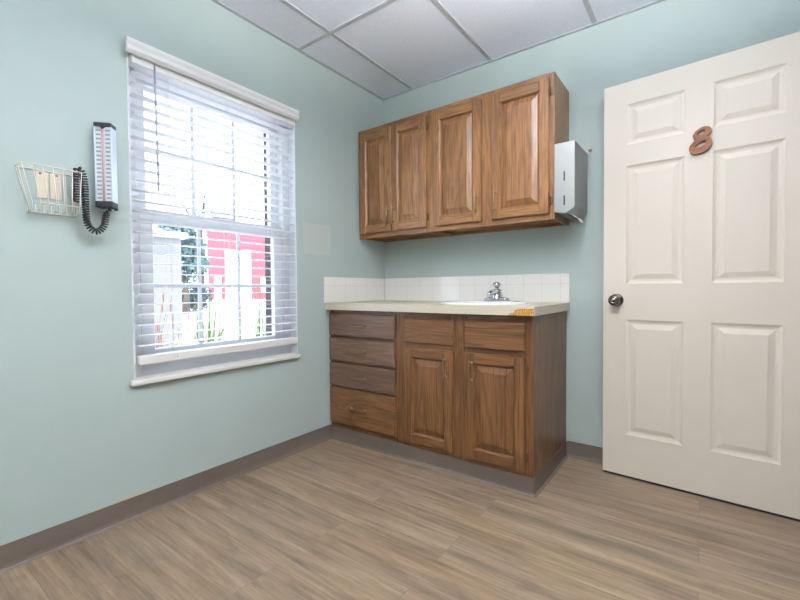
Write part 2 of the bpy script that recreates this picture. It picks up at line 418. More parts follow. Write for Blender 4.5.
# ------------------------------------------------------------------ cabinets
def pull_mesh(L, kind):
    m = MB(); pts = []
    h = .026
    if kind == 'door':    # vertical bar along z
        m.tube([(0, -h, -L/2-.006), (0, -h, -L/2), (0, -h-.003, 0), (0, -h, L/2), (0, -h, L/2+.006)], .0045, 8, radii=[.002, .005, .0038, .005, .002])
        for sgn in (-1, 1):
            m.tube([(0, 0, sgn*(L/2-.012)), (0, -h, sgn*(L/2-.012))], .0036, 8)
            m.lathe([(0, .004), (.006, .003), (.009, 0)], 12, Matrix.Translation((0, 0, sgn*(L/2-.012))) @ Matrix.Rotation(PI/2, 4, 'X'))
    else:
        m.tube([(-L/2, 0, 0), (-L/2+.006, -.014, 0), (-L/2+.02, -.024, 0), (0, -.027, 0), (L/2-.02, -.024, 0), (L/2-.006, -.014, 0), (L/2, 0, 0)], .0045, 8, radii=[.006, .0045, .0042, .005, .0042, .0045, .006])
        for sgn in (-1, 1):
            m.lathe([(0, .003), (.007, .0025), (.010, 0)], 12, Matrix.Translation((sgn*L/2, 0, 0)) @ Matrix.Rotation(PI/2, 4, 'X'))
    me = bpy.data.meshes.new('pull'); m.bm.to_mesh(me); m.bm.free()
    me.materials.append(M['brass']); return me
PD, PW = pull_mesh(.112, 'door'), pull_mesh(.115, 'drawer')
hm = MB()
hm.tube([(0, 0, -.022), (0, 0, .022)], .0042, 8); hm.box(-.012, .012, .0025, .006, -.02, .02)
for sg in (-1, 1): hm.lathe([(0, .004), (.003, .003), (.004, 0)], 8, Matrix.Translation((0, 0, .022*sg)) @ (Matrix.Identity(4) if sg > 0 else Matrix.Rotation(PI, 4, 'X')))
HM = bpy.data.meshes.new('hinge'); hm.bm.to_mesh(HM); hm.bm.free(); HM.materials.append(M['hinge'])

def raised_door(parent, org, x0, x1, z0, z1, yf, m, stile=.056, th=.019, hinge='R', pull=None, pz=None, label=None):
    """frame-and-raised-panel door, front face at yf"""
    d = MB(org); yb = yf+th
    # frame with an inner ogee: each member is a prism whose inner edge is chamfered
    def stilep(xa, xb, inner):   # inner = +1 when inner edge is at xb
        ch = .007
        if inner > 0: p = [(xa, yb), (xa, yf+.005), (xa+.004, yf), (xb-ch, yf), (xb, yf+ch), (xb, yb)]
        else: p = [(xa, yb), (xa, yf+ch), (xa+ch, yf), (xb-.004, yf), (xb, yf+.005), (xb, yb)]
        d.prism(p, 2, z0, z1, grain=2)
    stilep(x0, x0+stile, 1); stilep(x1-stile, x1, -1)
    ch = .007; zb, zt = z0+stile, z1-stile
    d.prism([(yb, z0), (yf+.005, z0), (yf, z0+.004), (yf, zb-ch), (yf+ch, zb), (yb, zb)], 0, x0+stile-.004, x1-stile+.004, grain=0)
    d.prism([(yb, zt), (yf+ch, zt), (yf, zt+ch), (yf, z1-.004), (yf+.005, z1), (yb, z1)], 0, x0+stile-.004, x1-stile+.004, grain=0)
    do = d.build('door', m, parent)
    p = MB(org); a, b_, c_, e = x0+stile-.001, x1-stile+.001, zb-.001, zt+.001
    rings = []
    b = bmesh.new()
    for ins, y in ((0, yf+.0145), (.008, yf+.0145), (.036, yf+.004), (.038, yf+.001)):
        rings.append([b.verts.new((X, y, Z)) for X, Z in ((a+ins, c_+ins), (b_-ins, c_+ins), (b_-ins, e-ins), (a+ins, e-ins))])
    for A, B in zip(rings, rings[1:]):
        for k in range(4): b.faces.new((A[k], A[(k+1) % 4], B[(k+1) % 4], B[k]))
    b.faces.new(rings[-1])
    bk = [b.verts.new((v.co.x, yb-.004, v.co.z)) for v in rings[0]]
    for k in range(4): b.faces.new((rings[0][k], bk[k], bk[(k+1) % 4], rings[0][(k+1) % 4]))
    b.faces.new(bk[::-1])
    p._merge(b, 2)
    p.build('panel', m, do)
    if pull is not None: inst('pull', PD, Vector((pull, yf, pz))-Vector(org), do)
    hx = x1+.004 if hinge == 'R' else x0-.004
    for hz in ((z0+.065, z1-.065) if hinge else ()): inst('hinge', HM, Vector((hx, yf+.012, hz))-Vector(org), do)
    return do

YF = -.583; YD = -.603
def frame_box(mb, x0, x1, z0, z1, y0=YF, grain=2): mb.box(x0, x1, y0, y0+.02, z0, z1, grain=grain)
# -- drawer base (left)
da = thing('drawer_cabinet', 'oak base cabinet with a stack of four drawers, against the window wall', 'cabinet', (.29, -.29, 0))
A = da.location
c = MB(A); xL, xM, xE = .002, .5795, 1.352
c.box(xL, xM, YF+.02, -.002, .0835, .856, grain=2); c.box(xL, xM, YF+.002, -.002, .001, .085, grain=0)
c.build('carcass', M['oak_shaded'], da)
ff = MB(A); frame_box(ff, xL, .03, .084, .857); frame_box(ff, .53, xM, .084, .857)
for z0, z1 in ((.084, .13), (.338, .372), (.496, .537), (.662, .70), (.822, .857)): frame_box(ff, .03, .53, z0, z1, grain=0)
ff.build('face_frame', M['oak_shaded'], da)
for i, (z0, z1) in enumerate(((.690, .834), (.527, .674), (.362, .510), (.118, .351))):
    d = MB(A).box(.0035, .545, YD, YF-.0005, z0, z1, .0055, grain=0, seg=1).build('drawer', M['oak_sheen'] if i < 3 else M['oak_shaded'], da)
    inst('pull', PW, Vector((.262, YD, (z0+z1)/2))-A, d)
# -- sink base (right)
sb = thing('sink_cabinet', 'oak sink base cabinet with two raised panel doors under false drawer fronts', 'cabinet', (.965, -.29, 0))
A = sb.location; xL = .5805
c = MB(A)
c.box(xL, xL+.018, YF+.02, -.002, .0835, .856, grain=2); c.box(xE-.018, xE, YF+.0201, -.002, .001, .857, grain=2)
c.box(xL+.018, xE-.018, -.02, -.002, .0835, .856, grain=2); c.box(xL+.018, xE-.018, YF+.02, -.02, .0835, .10, grain=0)
c.box(xL, xE-.018, YF+.002, YF+.02, .001, .0835, grain=0)
c.build('carcass', M['oak_shaded'], sb)
ff = MB(A); frame_box(ff, xL, .635, .084, .857); frame_box(ff, .912, 1.015, .084, .857); frame_box(ff, 1.297, xE, .084, .857)
for z0, z1 in ((.084, .135), (.64, .70), (.805, .857)):
    frame_box(ff, .635, .912, z0, z1, grain=0); frame_box(ff, 1.015, 1.297, z0, z1, grain=0)
ff.build('face_frame', M['oak_shaded'], sb)
for (x0, x1) in ((.613, .932), (.997, 1.316)):
    MB(A).box(x0, x1, YD, YF-.0005, .684, .820, .0055, grain=0).build('false_drawer_front', M['oak_shaded'], sb)
raised_door(sb, A, .615, .929, .115, .654, YD, M['oak_shaded'], hinge=None, pull=.889, pz=.562)
raised_door(sb, A, .999, 1.316, .112, .657, YD, M['oak_shaded'], hinge='R', pull=1.040, pz=.562)

# -- wall cabinets
YU, YDU = -.287, -.307
def upper(name, label, xa, xb, stiles, doors):
    t = thing(name, label, 'cabinet', ((xa+xb)/2, -.15, 1.3485)); A = t.location
    c = MB(A); z0, z1 = 1.3485, 2.1098
    c.box(xa, xa+.016, YU+.0195, -.001, z0+.004, z1, grain=2); c.box(xb-.016, xb, YU+.0192, -.001, z0, z1, grain=2)
    c.box(xa+.016, xb-.016, YU+.0195, -.001, z0+.022, z0+.036, grain=0); c.box(xa+.016, xb-.016, YU+.0195, -.001, z1-.016, z1, grain=0)
    c.box(xa+.016, xb-.016, -.012, -.001, z0+.036, z1-.016, grain=2)
    c.box(xa+.016, xb-.016, -.02, -.001, z0+.002, z0+.022, grain=0)
    c.build('carcass', M['oak'], t)
    f = MB(A)
    for a, b_ in stiles: f.box(a, b_, YU, YU+.019, z0, z1, grain=2)
    for (a, b_), (c_, d_) in zip(stiles, stiles[1:]):
        f.box(b_, c_, YU, YU+.019, z0, 1.398, grain=0); f.box(b_, c_, YU, YU+.019, 2.055, z1, grain=0)
    f.build('face_frame', M['oak'], t)
    for x0, x1, h, p in doors: raised_door(t, A, x0, x1, 1.379, 2.076, YDU, M['oak'], hinge=h, pull=p, pz=1.482)
    return t
upper('wall_cabinet', 'oak wall cabinet in the corner with a pair of narrow doors meeting without a stile', .002, .6035, ((.002, .05), (.555, .6035)), ((.026, .3005, 'L', .282), (.3035, .578, 'R', .326)))
upper('wall_cabinet', 'oak wall cabinet over the sink, two wide doors, beside the steel towel dispenser', .6045, 1.3632, ((.6045, .653), (.935, 1.04), (1.318, 1.3632)), ((.629, .955, None, .930), (1.020, 1.339, 'R', 1.046)))

# ------------------------------------------------------------------ countertop
ct = thing('countertop', 'beige laminate countertop with a broken front corner showing particle board', 'countertop', (.685, -.31, .8584))
A = ct.location; CX = 1.3706
SXc, SYc, SRx, SRy = .975, -.335, .252, .208           # sink rim
def holed_slab(z0, z1, x0, x1, y0, y1, rx, ry):
    b = bmesh.new(); n = 48; out = []
    for z in (z0, z1):
        # outer points on the same angles as the hole so rings bridge cleanly
        inner, outer = [], []
        angs = sorted(set([2*PI*k/n for k in range(n)] + [math.atan2(Y-SYc, X-SXc) % (2*PI) for X in (x0, x1) for Y in (y0, y1)]))
        for a in angs:
            ca, sa = math.cos(a), math.sin(a)
            inner.append(b.verts.new((SXc+rx*ca, SYc+ry*sa, z)))
            ts = []
            if ca > 1e-9: ts.append((x1-SXc)/ca)
            if ca < -1e-9: ts.append((x0-SXc)/ca)
            if sa > 1e-9: ts.append((y1-SYc)/sa)
            if sa < -1e-9: ts.append((y0-SYc)/sa)
            tt = min(ts); outer.append(b.verts.new((SXc+tt*ca, SYc+tt*sa, z)))
        out.append((inner, outer))
    N = len(out[0][0])
    for k in range(N):
        k2 = (k+1) % N
        (i0, o0), (i1, o1) = out
        b.faces.new((i0[k], i0[k2], o0[k2], o0[k])); b.faces.new((i1[k], o1[k], o1[k2], i1[k2]))
        b.faces.new((o0[k], o0[k2], o1[k2], o1[k])); b.faces.new((i0[k], i1[k], i1[k2], i0[k2]))
    return b
c = MB(A); c._merge(holed_slab(.8590, .8995, .002, CX-.0018, -.6262, -.001, SRx-.02, SRy-.02), 0); c.build('core', M['particle'], ct)
c = MB(A); c._merge(holed_slab(.8997, .9014, .001, CX, -.628, -.001, SRx-.02, SRy-.02), 0); c.build('top_sheet', M['laminate'], ct)
c = MB(A)
# front band with the broken away corner (x,z outline), right band
c.prism([(.001, .8584), (1.243, .8584), (1.256, .868), (1.270, .872), (1.279, .884), (1.297, .8905), (CX-.002, .8925), (CX-.002, .8997), (.001, .8997)], 1, -.628, -.6263)
c.build('front_edge', M['laminate'], ct)
MB(A).box(CX-.0016, CX, -.6275, -.001, .8584, .8997).build('side_edge', M['laminate'], ct)
# backsplash
sp = thing('backsplash', 'low white tile backsplash running around the corner above the counter', 'backsplash', (.685, -.004, .9014)); A = sp.location
MB(A).box(.008, CX, -.009, -.0005, .9018, 1.072, .002).build('back_tiles', M['splash_b'], sp)
MB(A).box(.0005, .009, -.644, -.0095, .9018, 1.072, .002).build('left_tiles', M['splash_l'], sp)

# sink + faucet
sk = thing('sink', 'white oval drop-in sink set in the beige countertop', 'sink', (SXc, SYc, .9016)); 
prof = [(1.0, .0002), (1.005, .006), (.985, .0115), (.94, .013), (.80, .0115), (.775, .006), (.74, -.03), (.62, -.10), (.40, -.135), (.12, -.142), (.07, -.143)]
sh = [0, 0, 0, 0, -.020, -.022, -.024, -.024, -.024, -.024, -.024]
m_ = MB(); m_.lathe([(r, z) for r, z in prof], 56, None, SRx, SRy, sh)
m_.lathe([(.9, -.002), (.76, -.03), (.64, -.108), (.4, -.146), (.06, -.152)], 40, None, SRx, SRy)
m_.build('basin', M['porcelain'], sk)
MB().lathe([(0, -.1425), (.018, -.1415), (.024, -.140), (.026, -.1425)], 24, Matrix.Translation((0, -.024, 0))).build('drain', M['chrome'], sk)
fc = thing('faucet', 'chrome single handle faucet standing at the back of the white sink', 'faucet', (.985, -.150, .9148))
m_ = MB(); pr = []
b = bmesh.new()
n = 32; rings = []
for (k, z) in ((1, 0), (1, .010), (.92, .016), (.5, .020)):
    rings.append([b.verts.new(((.052*math.copysign(1, math.cos(a))*(abs(math.cos(a)) > .001) + .027*math.cos(a))*k, .027*math.sin(a)*k, z)) for a in [2*PI*(i+.5)/n for i in range(n)]])
for P_, Q_ in zip(rings, rings[1:]):
    for i in range(n): f_ = b.faces.new((P_[i], P_[(i+1) % n], Q_[(i+1) % n], Q_[i])); f_.smooth = True
b.faces.new(rings[-1]); b.faces.new(rings[0][::-1])
m_._merge(b); m_.build('base_plate', M['chrome'], fc)
m_ = MB(); m_.lathe([(.038, .012), (.034, .03), (.028, .055), (.027, .066), (.0, .07)], 24); m_.build('body', M['chrome'], fc)
m_ = MB(); m_.tube([(0, -.005, .04), (0, -.035, .052), (0, -.075, .050), (0, -.108, .040), (0, -.118, .030)], .011, 12, radii=[.022, .018, .015, .013, .012]); m_.build('spout', M['chrome'], fc)
m_ = MB(); m_.lathe([(.012, .066), (.011, .078), (.020, .084), (.024, .094), (.022, .104), (.012, .110), (0, .111)], 24)
m_.build('handle_knob', M['chrome'], fc)

# ------------------------------------------------------------------ towel dispenser on the cabinet side
td = thing('towel_dispenser', 'stainless steel paper towel dispenser on the end of the wall cabinets', 'dispenser', (1.416, -.16, 1.36)); A = td.location
m_ = MB(A)
X0 = 1.3640
m_.prism([(X0, 1.732), (X0+.104, 1.732), (X0+.104, 1.402), (X0+.098, 1.396), (X0+.070, 1.374), (X0+.055, 1.369), (X0, 1.382)], 1, -.300, -.020, bev=.003)
m_.build('housing', M['steel'], td, sharp=30)
for z in (1.560, 1.436): MB(A).box(X0+.048, X0+.055, -.3012, -.299, z-.024, z+.024, .0008).build('sight_slot', M['black'], td)
MB(A).box(X0+.058, X0+.066, -.27, -.05, 1.3675, 1.3745, .001).build('outlet_lip', M['black'], td)
# towel
pt = MB((1.44, -.16, 1.34))
b = bmesh.new(); rows = []
for k, (x, z, y0, y1) in enumerate(((1.434, 1.3725, -.292, -.15), (1.444, 1.364, -.291, -.15), (1.458, 1.358, -.287, -.152), (1.470, 1.346, -.272, -.158), (1.478, 1.330, -.238, -.175))):
    rows.append([b.verts.new((x-.001+.004*math.sin(i*1.3+k*.4)*.6, y0+(y1-y0)*i/5, z)) for i in range(6)])
for P_, Q_ in zip(rows, rows[1:]):
    for i in range(5): f_ = b.faces.new((P_[i], P_[i+1], Q_[i+1], Q_[i])); f_.smooth = True
pt._merge(b)
o = pt.build('paper_towel', M['paper']); tag(o, 'white paper towel hanging out of the steel dispenser', 'paper towel')
md = o.modifiers.new('thick', 'SOLIDIFY'); md.thickness = .0012
o = MB((1.478, 0, 1.758)).lathe([(.009, 0), (.009, .010), (.0065, .016), (.009, .024), (.007, .031), (0, .033)], 16, Matrix.Translation((1.478, -.0, 1.758)) @ Matrix.Rotation(PI/2, 4, 'X')).build('door_bumper', M['cream'])
tag(o, 'small cream round bumper on the wall beside the towel dispenser', 'wall bumper')

# ------------------------------------------------------------------ open door
TH = -.0645
dr = bpy.data.objects.new('door_1', None); COL.objects.link(dr); dr['kind'] = 'structure'
dr.location = (1.5678, -.1131, .013); dr.rotation_euler = (0, 0, TH)
DW, DH, DT = .808, 2.014, .035
panels = [(.107, .350, 1.712, 1.914), (.458, .700, 1.712, 1.914), (.107, .350, 1.005, 1.605), (.458, .700, 1.005, 1.605), (.107, .350, .226, .822), (.458, .700, .226, .822)]
panels = [(a, b_, c_-.013, d_-.013) for a, b_, c_, d_ in panels]
leaf = MB(); b = bmesh.new()
def face_side(y, sg):
    """one face of the leaf at depth y; sg=+1: recess goes towards +y"""
    xs = [0, .107, .350, .458, .700, DW]; zs = [0, .213, .809, .992, 1.592, 1.699, 1.901, DH]
    cache = {}
    def V(x, z, yy=y):
        k = (round(x, 5), round(z, 5), round(yy, 5))
        if k not in cache: cache[k] = b.verts.new((x, yy, z))
        return cache[k]
    for i in range(5):
        for j in range(7):
            x0, x1, z0, z1 = xs[i], xs[i+1], zs[j], zs[j+1]
            if i in (1, 3) and j in (1, 3, 5):
                R = []
                for ins, dep in ((0, 0), (.004, .0035), (.012, .0075), (.020, .0085), (.023, .0085), (.044, .002), (.046, .001)):
                    R.append([V(x0+ins, z0+ins, y+sg*dep), V(x1-ins, z0+ins, y+sg*dep), V(x1-ins, z1-ins, y+sg*dep), V(x0+ins, z1-ins, y+sg*dep)])
                for P_, Q_ in zip(R, R[1:]):
                    for k in range(4): b.faces.new((P_[k], P_[(k+1) % 4], Q_[(k+1) % 4], Q_[k]))
                b.faces.new(R[-1])
            else: b.faces.new((V(x0, z0), V(x1, z0), V(x1, z1), V(x0, z1)))
    return V
face_side(0, 1); face_side(DT, -1)
for q in (((0, 0, 0), (DW, 0, 0), (DW, DT, 0), (0, DT, 0)), ((0, 0, DH), (DW, 0, DH), (DW, DT, DH), (0, DT, DH)), ((0, 0, 0), (0, DT, 0), (0, DT, DH), (0, 0, DH)), ((DW, 0, 0), (DW, DT, 0), (DW, DT, DH), (DW, 0, DH))):
    b.faces.new([b.verts.new(p) for p in q])
bmesh.ops.remove_doubles(b, verts=b.verts, dist=1e-5)
leaf._merge(b, 2); leaf.build('door_leaf', M['door'], dr)
MB().box(.001, DW-.001, .004, .031, -.0115, .0002).build('door_gap_strip', M['rubber'], dr)  # black strip filling the gap under the leaf
for yy, sg in ((0, 1), (DT, -1)):
    k = MB().lathe([(.033, 0), (.033, .003), (.029, .008), (.014, .012), (.0115, .018), (.0115, .030), (.018, .036), (.0265, .044), (.0285, .052), (.026, .060), (.019, .0655), (.014, .0665), (.0125, .0648), (.009, .0648), (.0075, .0665), (0, .0672)], 40,
        Matrix.Translation((.063, yy, .909)) @ Matrix.Rotation(sg*PI/2, 4, 'X')).build('door_knob', M['pewter'], dr)
MB().box(-.0015, .003, .006, .029, .88, .938, .0005).build('latch_plate', M['pewter'], dr)
for hz in (.2, 1.0, 1.82):
    MB().tube([(DW+.004, -.004, hz-.045), (DW+.004, -.004, hz+.045)], .006, 10).build('hinge', M['pewter'], dr)
# number eight on the door
out8 = [(.3675, 1.6515)]
E8 = lambda u, v: None
Z8 = [(150,330),(158,305),(180,275),(210,250),(245,225),(285,208),(325,203),(360,212),(380,235),(376,262),(355,292),(322,318),(345,325),(372,340),(387,368),(388,400),(370,440),(332,482),(280,515),(220,537),(165,542),(128,528),(108,500),(108,468),(128,430),(160,398),(188,372),(160,355)]
H8a = [(208,296),(222,275),(248,255),(280,243),(302,246),(304,262),(288,285),(258,303),(225,312),(210,308)]
H8b = [(188,445),(205,420),(238,398),(275,383),(305,380),(312,392),(300,418),(268,440),(228,457),(198,460)]
# outline drawn in the plane of the door (metres from the free edge, height)
def d8(p):
    X, Y = p
    x = .398 + (X-204)*.000309; z = 1.603 + (528-Y)*.000383 - (X-204)*.000075
    return (x, z)
b = bmesh.new(); loops = []
for L in (Z8, H8a, H8b):
    vs = [b.verts.new((d8(p)[0], 0, d8(p)[1])) for p in L]
    loops.append([b.edges.new((vs[i], vs[(i+1) % len(vs)])) for i in range(len(vs))])
bmesh.ops.triangle_fill(b, edges=[e for L in loops for e in L], use_beauty=True)
ex = bmesh.ops.extrude_face_region(b, geom=b.faces[:])
bmesh.ops.translate(b, verts=[g for g in ex['geom'] if isinstance(g, bmesh.types.BMVert)], vec=(0, -.016, 0))
bmesh.ops.recalc_face_normals(b, faces=b.faces)
m8 = MB((.412, 0, 1.64)); m8._merge(b, 0)
o = m8.build('door_number', M['wood_eight'])
o.location = dr.matrix_basis @ Vector((.412, -.0004, 1.64-.013+.0)); o.rotation_euler = (0, 0, TH)
tag(o, 'carved brown wooden number 8 on the white door', 'door number')

# ------------------------------------------------------------------ wire basket
bs = thing('wire_basket', 'cream wire basket hanging on the wall left of the window', 'basket', (0, -2.04, 1.27)); A = bs.location
yl, yr, ylb, yrb = -2.127, -1.955, -2.097, -1.958; zt = 1.438; xf = .088; zfb, xfb, zbb = 1.310, .066, 1.280
r_ = MB(A); R_ = .0021
r_.tube([(.004, yl, zt), (xf, yl, zt), (xf, yr, zt), (.004, yr, zt)], R_+.0004, 6, closed=True); r_.build('rim', M['wire'], bs)
r_ = MB(A)
r_.tube([(xfb, ylb, zfb), (xfb, yrb, zfb)], R_, 6); r_.tube([(.004, ylb, zbb), (.004, yrb, zbb)], R_, 6); r_.tube([(.034, ylb, zbb-.002), (.034, yrb, zbb-.002)], R_, 6)
r_.build('bottom_rails', M['wire'], bs)
r_ = MB(A); n = 7
for k in range(n):
    t0 = k/(n-1); yt = yl+(yr-yl)*t0; yb_ = ylb+(yrb-ylb)*t0
    r_.tube([(xf, yt, zt), (xfb+.003, yb_, zfb), (xfb-.006, yb_, zfb-.022), (.034, yb_, zbb-.002), (.004, yb_, zbb), (.004, yb_, zbb+.03)] + ([(.004, yt, zt)] if k in (0, 4, 5, 6) else []), .0017, 6)
r_.build('wires', M['wire'], bs)
for yy, yb_ in ((yl, ylb), (yr, yrb)):
    MB(A).tube([(xf*.42, yy, zt), (.034, yb_, zbb)], .0017, 6).build('side_wire', M['wire'], bs)
pl = MB(A); pl.box(.0008, .0040, -2.070, -2.034, 1.337, 1.436, .001); pl.box(.0008, .0040, -2.030, -1.995, 1.337, 1.436, .001)
pl = pl.build('mounting_plate', M['cream'], bs)
for yy, zz in ((-2.058, 1.428), (-2.010, 1.428)):
    MB(A).lathe([(0, .0022), (.003, .0018), (.0045, 0)], 10, Matrix.Translation((.0041, yy, zz)) @ Matrix.Rotation(PI/2, 4, 'Y')).build('screw', M['screw'], pl)

# ------------------------------------------------------------------ wall blood-pressure gauge, swivelled on its bracket
SA = -math.radians(42)
sg_ = thing('blood_pressure_gauge', 'tall narrow wall blood pressure gauge with silver sides and black ends', 'gauge', (.055, -1.864, 1.322), SA)
hw, hd, hh = .031, .023, .334       # local x = facing, y = width
m_ = MB(); m_.box(-hd, hd, -hw, -hw+.004, .022, hh-.016, .001).box(-hd, hd, hw-.004, hw, .022, hh-.016, .001).box(-hd, -hd+.004, -hw, hw, .022, hh-.016); m_.build('case', M['alu'], sg_)
MB().box(-hd+.004, hd-.005, -hw+.004, hw-.004, .018, hh-.014).build('scale_face', M['gauge'], sg_)
MB().tube([(hd-.003, 0, .022), (hd-.003, 0, hh-.020)], .0042, 8).build('mercury_tube', M['glass_tube'], sg_)
m_ = MB(); m_.box(-hd, hd+.001, -hw, hw, hh-.016, hh, .002); m_.prism([(-.012, hh-.014), (.012, hh-.014), (0, hh-.028)], 0, hd-.004, hd+.002); m_.build('top_cap', M['black'], sg_)
m_ = MB(); m_.box(-hd, hd+.002, -hw, hw, 0, .024, .002); m_.tube([(.0, .010, .002), (.0, .010, -.012)], .006, 8); m_.box(-hd+.002, -hd+.012, .02, hw+.002, -.006, .002, .001); m_.build('bottom_cap', M['black'], sg_)
cs, sn = math.cos(SA), math.sin(SA)
def w2l(p):   # world -> local of the gauge
    d = Vector(p)-sg_.location; return Vector((d.x*cs+d.y*sn, -d.x*sn+d.y*cs, d.z))
# wall bracket behind the case
MB().box(-.004, .004, -.014, .014, .12, .22).build('swivel_post', M['alu'], sg_)
br_ = MB(); 
p0 = w2l((.0005, -1.868, 1.50))
br_.tube([w2l((.001, -1.870, 1.50)), w2l((.045, -1.868, 1.50))], .010, 10); br_.build('bracket_arm', M['alu'], sg_)
# coiled tube: centre line then a helix about it
ctl = [(.055, -1.966, 1.33), (.056, -1.966, 1.40), (.058, -1.964, 1.440), (.060, -1.957, 1.455), (.062, -1.947, 1.447), (.064, -1.941, 1.42), (.066, -1.939, 1.36), (.064, -1.938, 1.30), (.062, -1.935, 1.262), (.060, -1.925, 1.237), (.058, -1.908, 1.224), (.058, -1.890, 1.230), (.058, -1.876, 1.250), (.058, -1.872, 1.272), (.060, -1.868, 1.295), (.062, -1.862, 1.312)]
def catmull(P, per):
    P = [Vector(p) for p in P]; out = []
    for i in range(len(P)-1):
        a, b_, c_, d_ = P[max(i-1, 0)], P[i], P[i+1], P[min(i+2, len(P)-1)]
        for k in range(per):
            t = k/per
            out.append(.5*((2*b_)+(c_-a)*t+(2*a-5*b_+4*c_-d_)*t*t+(3*b_-a-3*c_+d_)*t**3))
    out.append(P[-1]); return out
cl = catmull(ctl, 90)
L = 0; hel = []; up = Vector((1, 0, 0))
for i, p in enumerate(cl):
    t = (cl[min(i+1, len(cl)-1)]-cl[max(i-1, 0)]).normalized()
    if i: L += (cl[i]-cl[i-1]).length
    u = (up - t*up.dot(t)).normalized(); w_ = t.cross(u); up = u
    rr = .0098*min(1, (len(cl)-1-i)/70)
    a = 2*PI*L/.0095
    hel.append(w2l(p + (u*math.cos(a)+w_*math.sin(a))*rr))
MB().tube(hel, .0032, 6).build('coiled_tube', M['rubber'], sg_)

# ------------------------------------------------------------------ outside
g = MB(); b = bmesh.new()
b.faces.new([b.verts.new(p) for p in ((-.25, -30, -.3), (-.25, 60, -.3), (-9, 60, -.2), (-9, -30, -.2))])
b.faces.new([b.verts.new(p) for p in ((-9, -30, -.2), (-9, 60, -.2), (-27, 60, .34), (-27, -30, .34))])
b.faces.new([b.verts.new(p) for p in ((-27, -30, .34), (-27, 60, .34), (-90, 60, .5), (-90, -30, .5))])
g._merge(b)
g.build('ground', M['pave'], kind='structure')
rb = thing('red_building', 'red building with white doors across the pavement, seen through the blind', 'building', (-28, 14, .30), -math.radians(28.6))
MB().box(-7, 0, 0, 12, 0, 5.6).build('walls', M['red'], rb)
MB().box(-7.2, .2, -.2, 12.2, 5.6, 5.85).build('roof', M['roof'], rb)
MB().box(-.05, .08, 1.19, 3.05, 0, 3.85, .02).build('garage_door', M['white_paint'], rb)
MB().box(-.05, .08, .40, .90, 0, 1.75, .02).build('entry_door', M['white_paint'], rb)
MB().box(-.05, .06, 3.75, 4.3, .5, 1.7, .02).build('window', M['white_paint'], rb)
pr_ = thing('masonry_pier', 'pale masonry pier with a wider cap standing outside the window', 'pier', (-3.2, -.42, -.27)); A = pr_.location
MB(A).box(-3.45, -2.95, -.72, -.115, -.27, 1.60, .01).build('shaft', M['pier'], pr_)
MB(A).box(-3.5, -2.9, -.78, -.05, 1.60, 1.67, .012).build('cap', M['white_paint'], pr_)
def leaves(mb, blobs, n, size, rnd):
    b = bmesh.new()
    for _ in range(n):
        cx, cy, cz, rx, rz = rnd.choice(blobs)
        d = Vector((rnd.gauss(0, 1), rnd.gauss(0, 1), rnd.gauss(0, 1))).normalized()*(rnd.random()**.45)
        p = Vector((cx+d.x*rx, cy+d.y*rx, cz+d.z*rz))
        q = Matrix.Rotation(rnd.uniform(0, 2*PI), 3, Vector((rnd.gauss(0, 1), rnd.gauss(0, 1), rnd.gauss(0, 1))).normalized())
        s = size*rnd.uniform(.6, 1.3)
        b.faces.new([b.verts.new(p+q @ Vector(v)) for v in ((-s, 0, 0), (0, -s*.45, 0.1*s), (s, 0, 0), (0, s*.45, .1*s))])
    mb._merge(b); return mb
rnd = random.Random(3)
def tree(label, x, y, z0, blobs, n, size, tr, lm='leaf'):
    t = thing('tree', label, 'tree', (x, y, z0)); A = t.location
    tk = MB(A); tk.tube([(x, y, z0-.05), (x+.05, y+.03, z0+tr*.5), (x, y, z0+tr)], .1, 8, radii=[.16, .12, .08])
    for bb in blobs[:6]: tk.tube([(x, y, z0+tr*.8), ((x+bb[0])/2, (y+bb[1])/2, z0+tr), (bb[0], bb[1], bb[2])], .04, 6, radii=[.07, .05, .02])
    tk.build('trunk', M['bark'], t)
    leaves(MB(A), blobs, n, size, rnd).build('foliage', M[lm], t)
tree('bluish green tree beyond the pavement, left of the red building', -16, 6.35, .02, [(-16, 6.3, 2.1, .8, .8), (-16, 5.9, 2.7, .7, .6), (-16, 6.6, 3.0, .7, .7), (-15.8, 6.0, 3.6, .8, .6), (-16.2, 6.9, 2.2, .6, .6)], 2600, .14, 1.6)
tree('tall airy haze-coloured tree whose crown shows behind the upper window panes', -20, 9.2, .14, [(-20, 8.6, 7.2, 1.2, 1.0), (-20, 9.6, 8.2, 1.4, 1.1), (-20.4, 10.8, 6.9, 1.2, 1.0), (-19.6, 7.6, 6.2, 1.0, .8), (-20, 9.4, 5.8, 1.0, .8)], 1100, .15, 5.0, 'leaf_haze')
o = leaves(MB((-17, 6.6, .05)), [(-17, 5.6+.4*k, .55+.15*(k % 2), .5, .62) for k in range(6)], 3000, .10, rnd).build('hedge', M['hedge'])
tag(o, 'low dark hedge under the tree beside the red building', 'hedge')
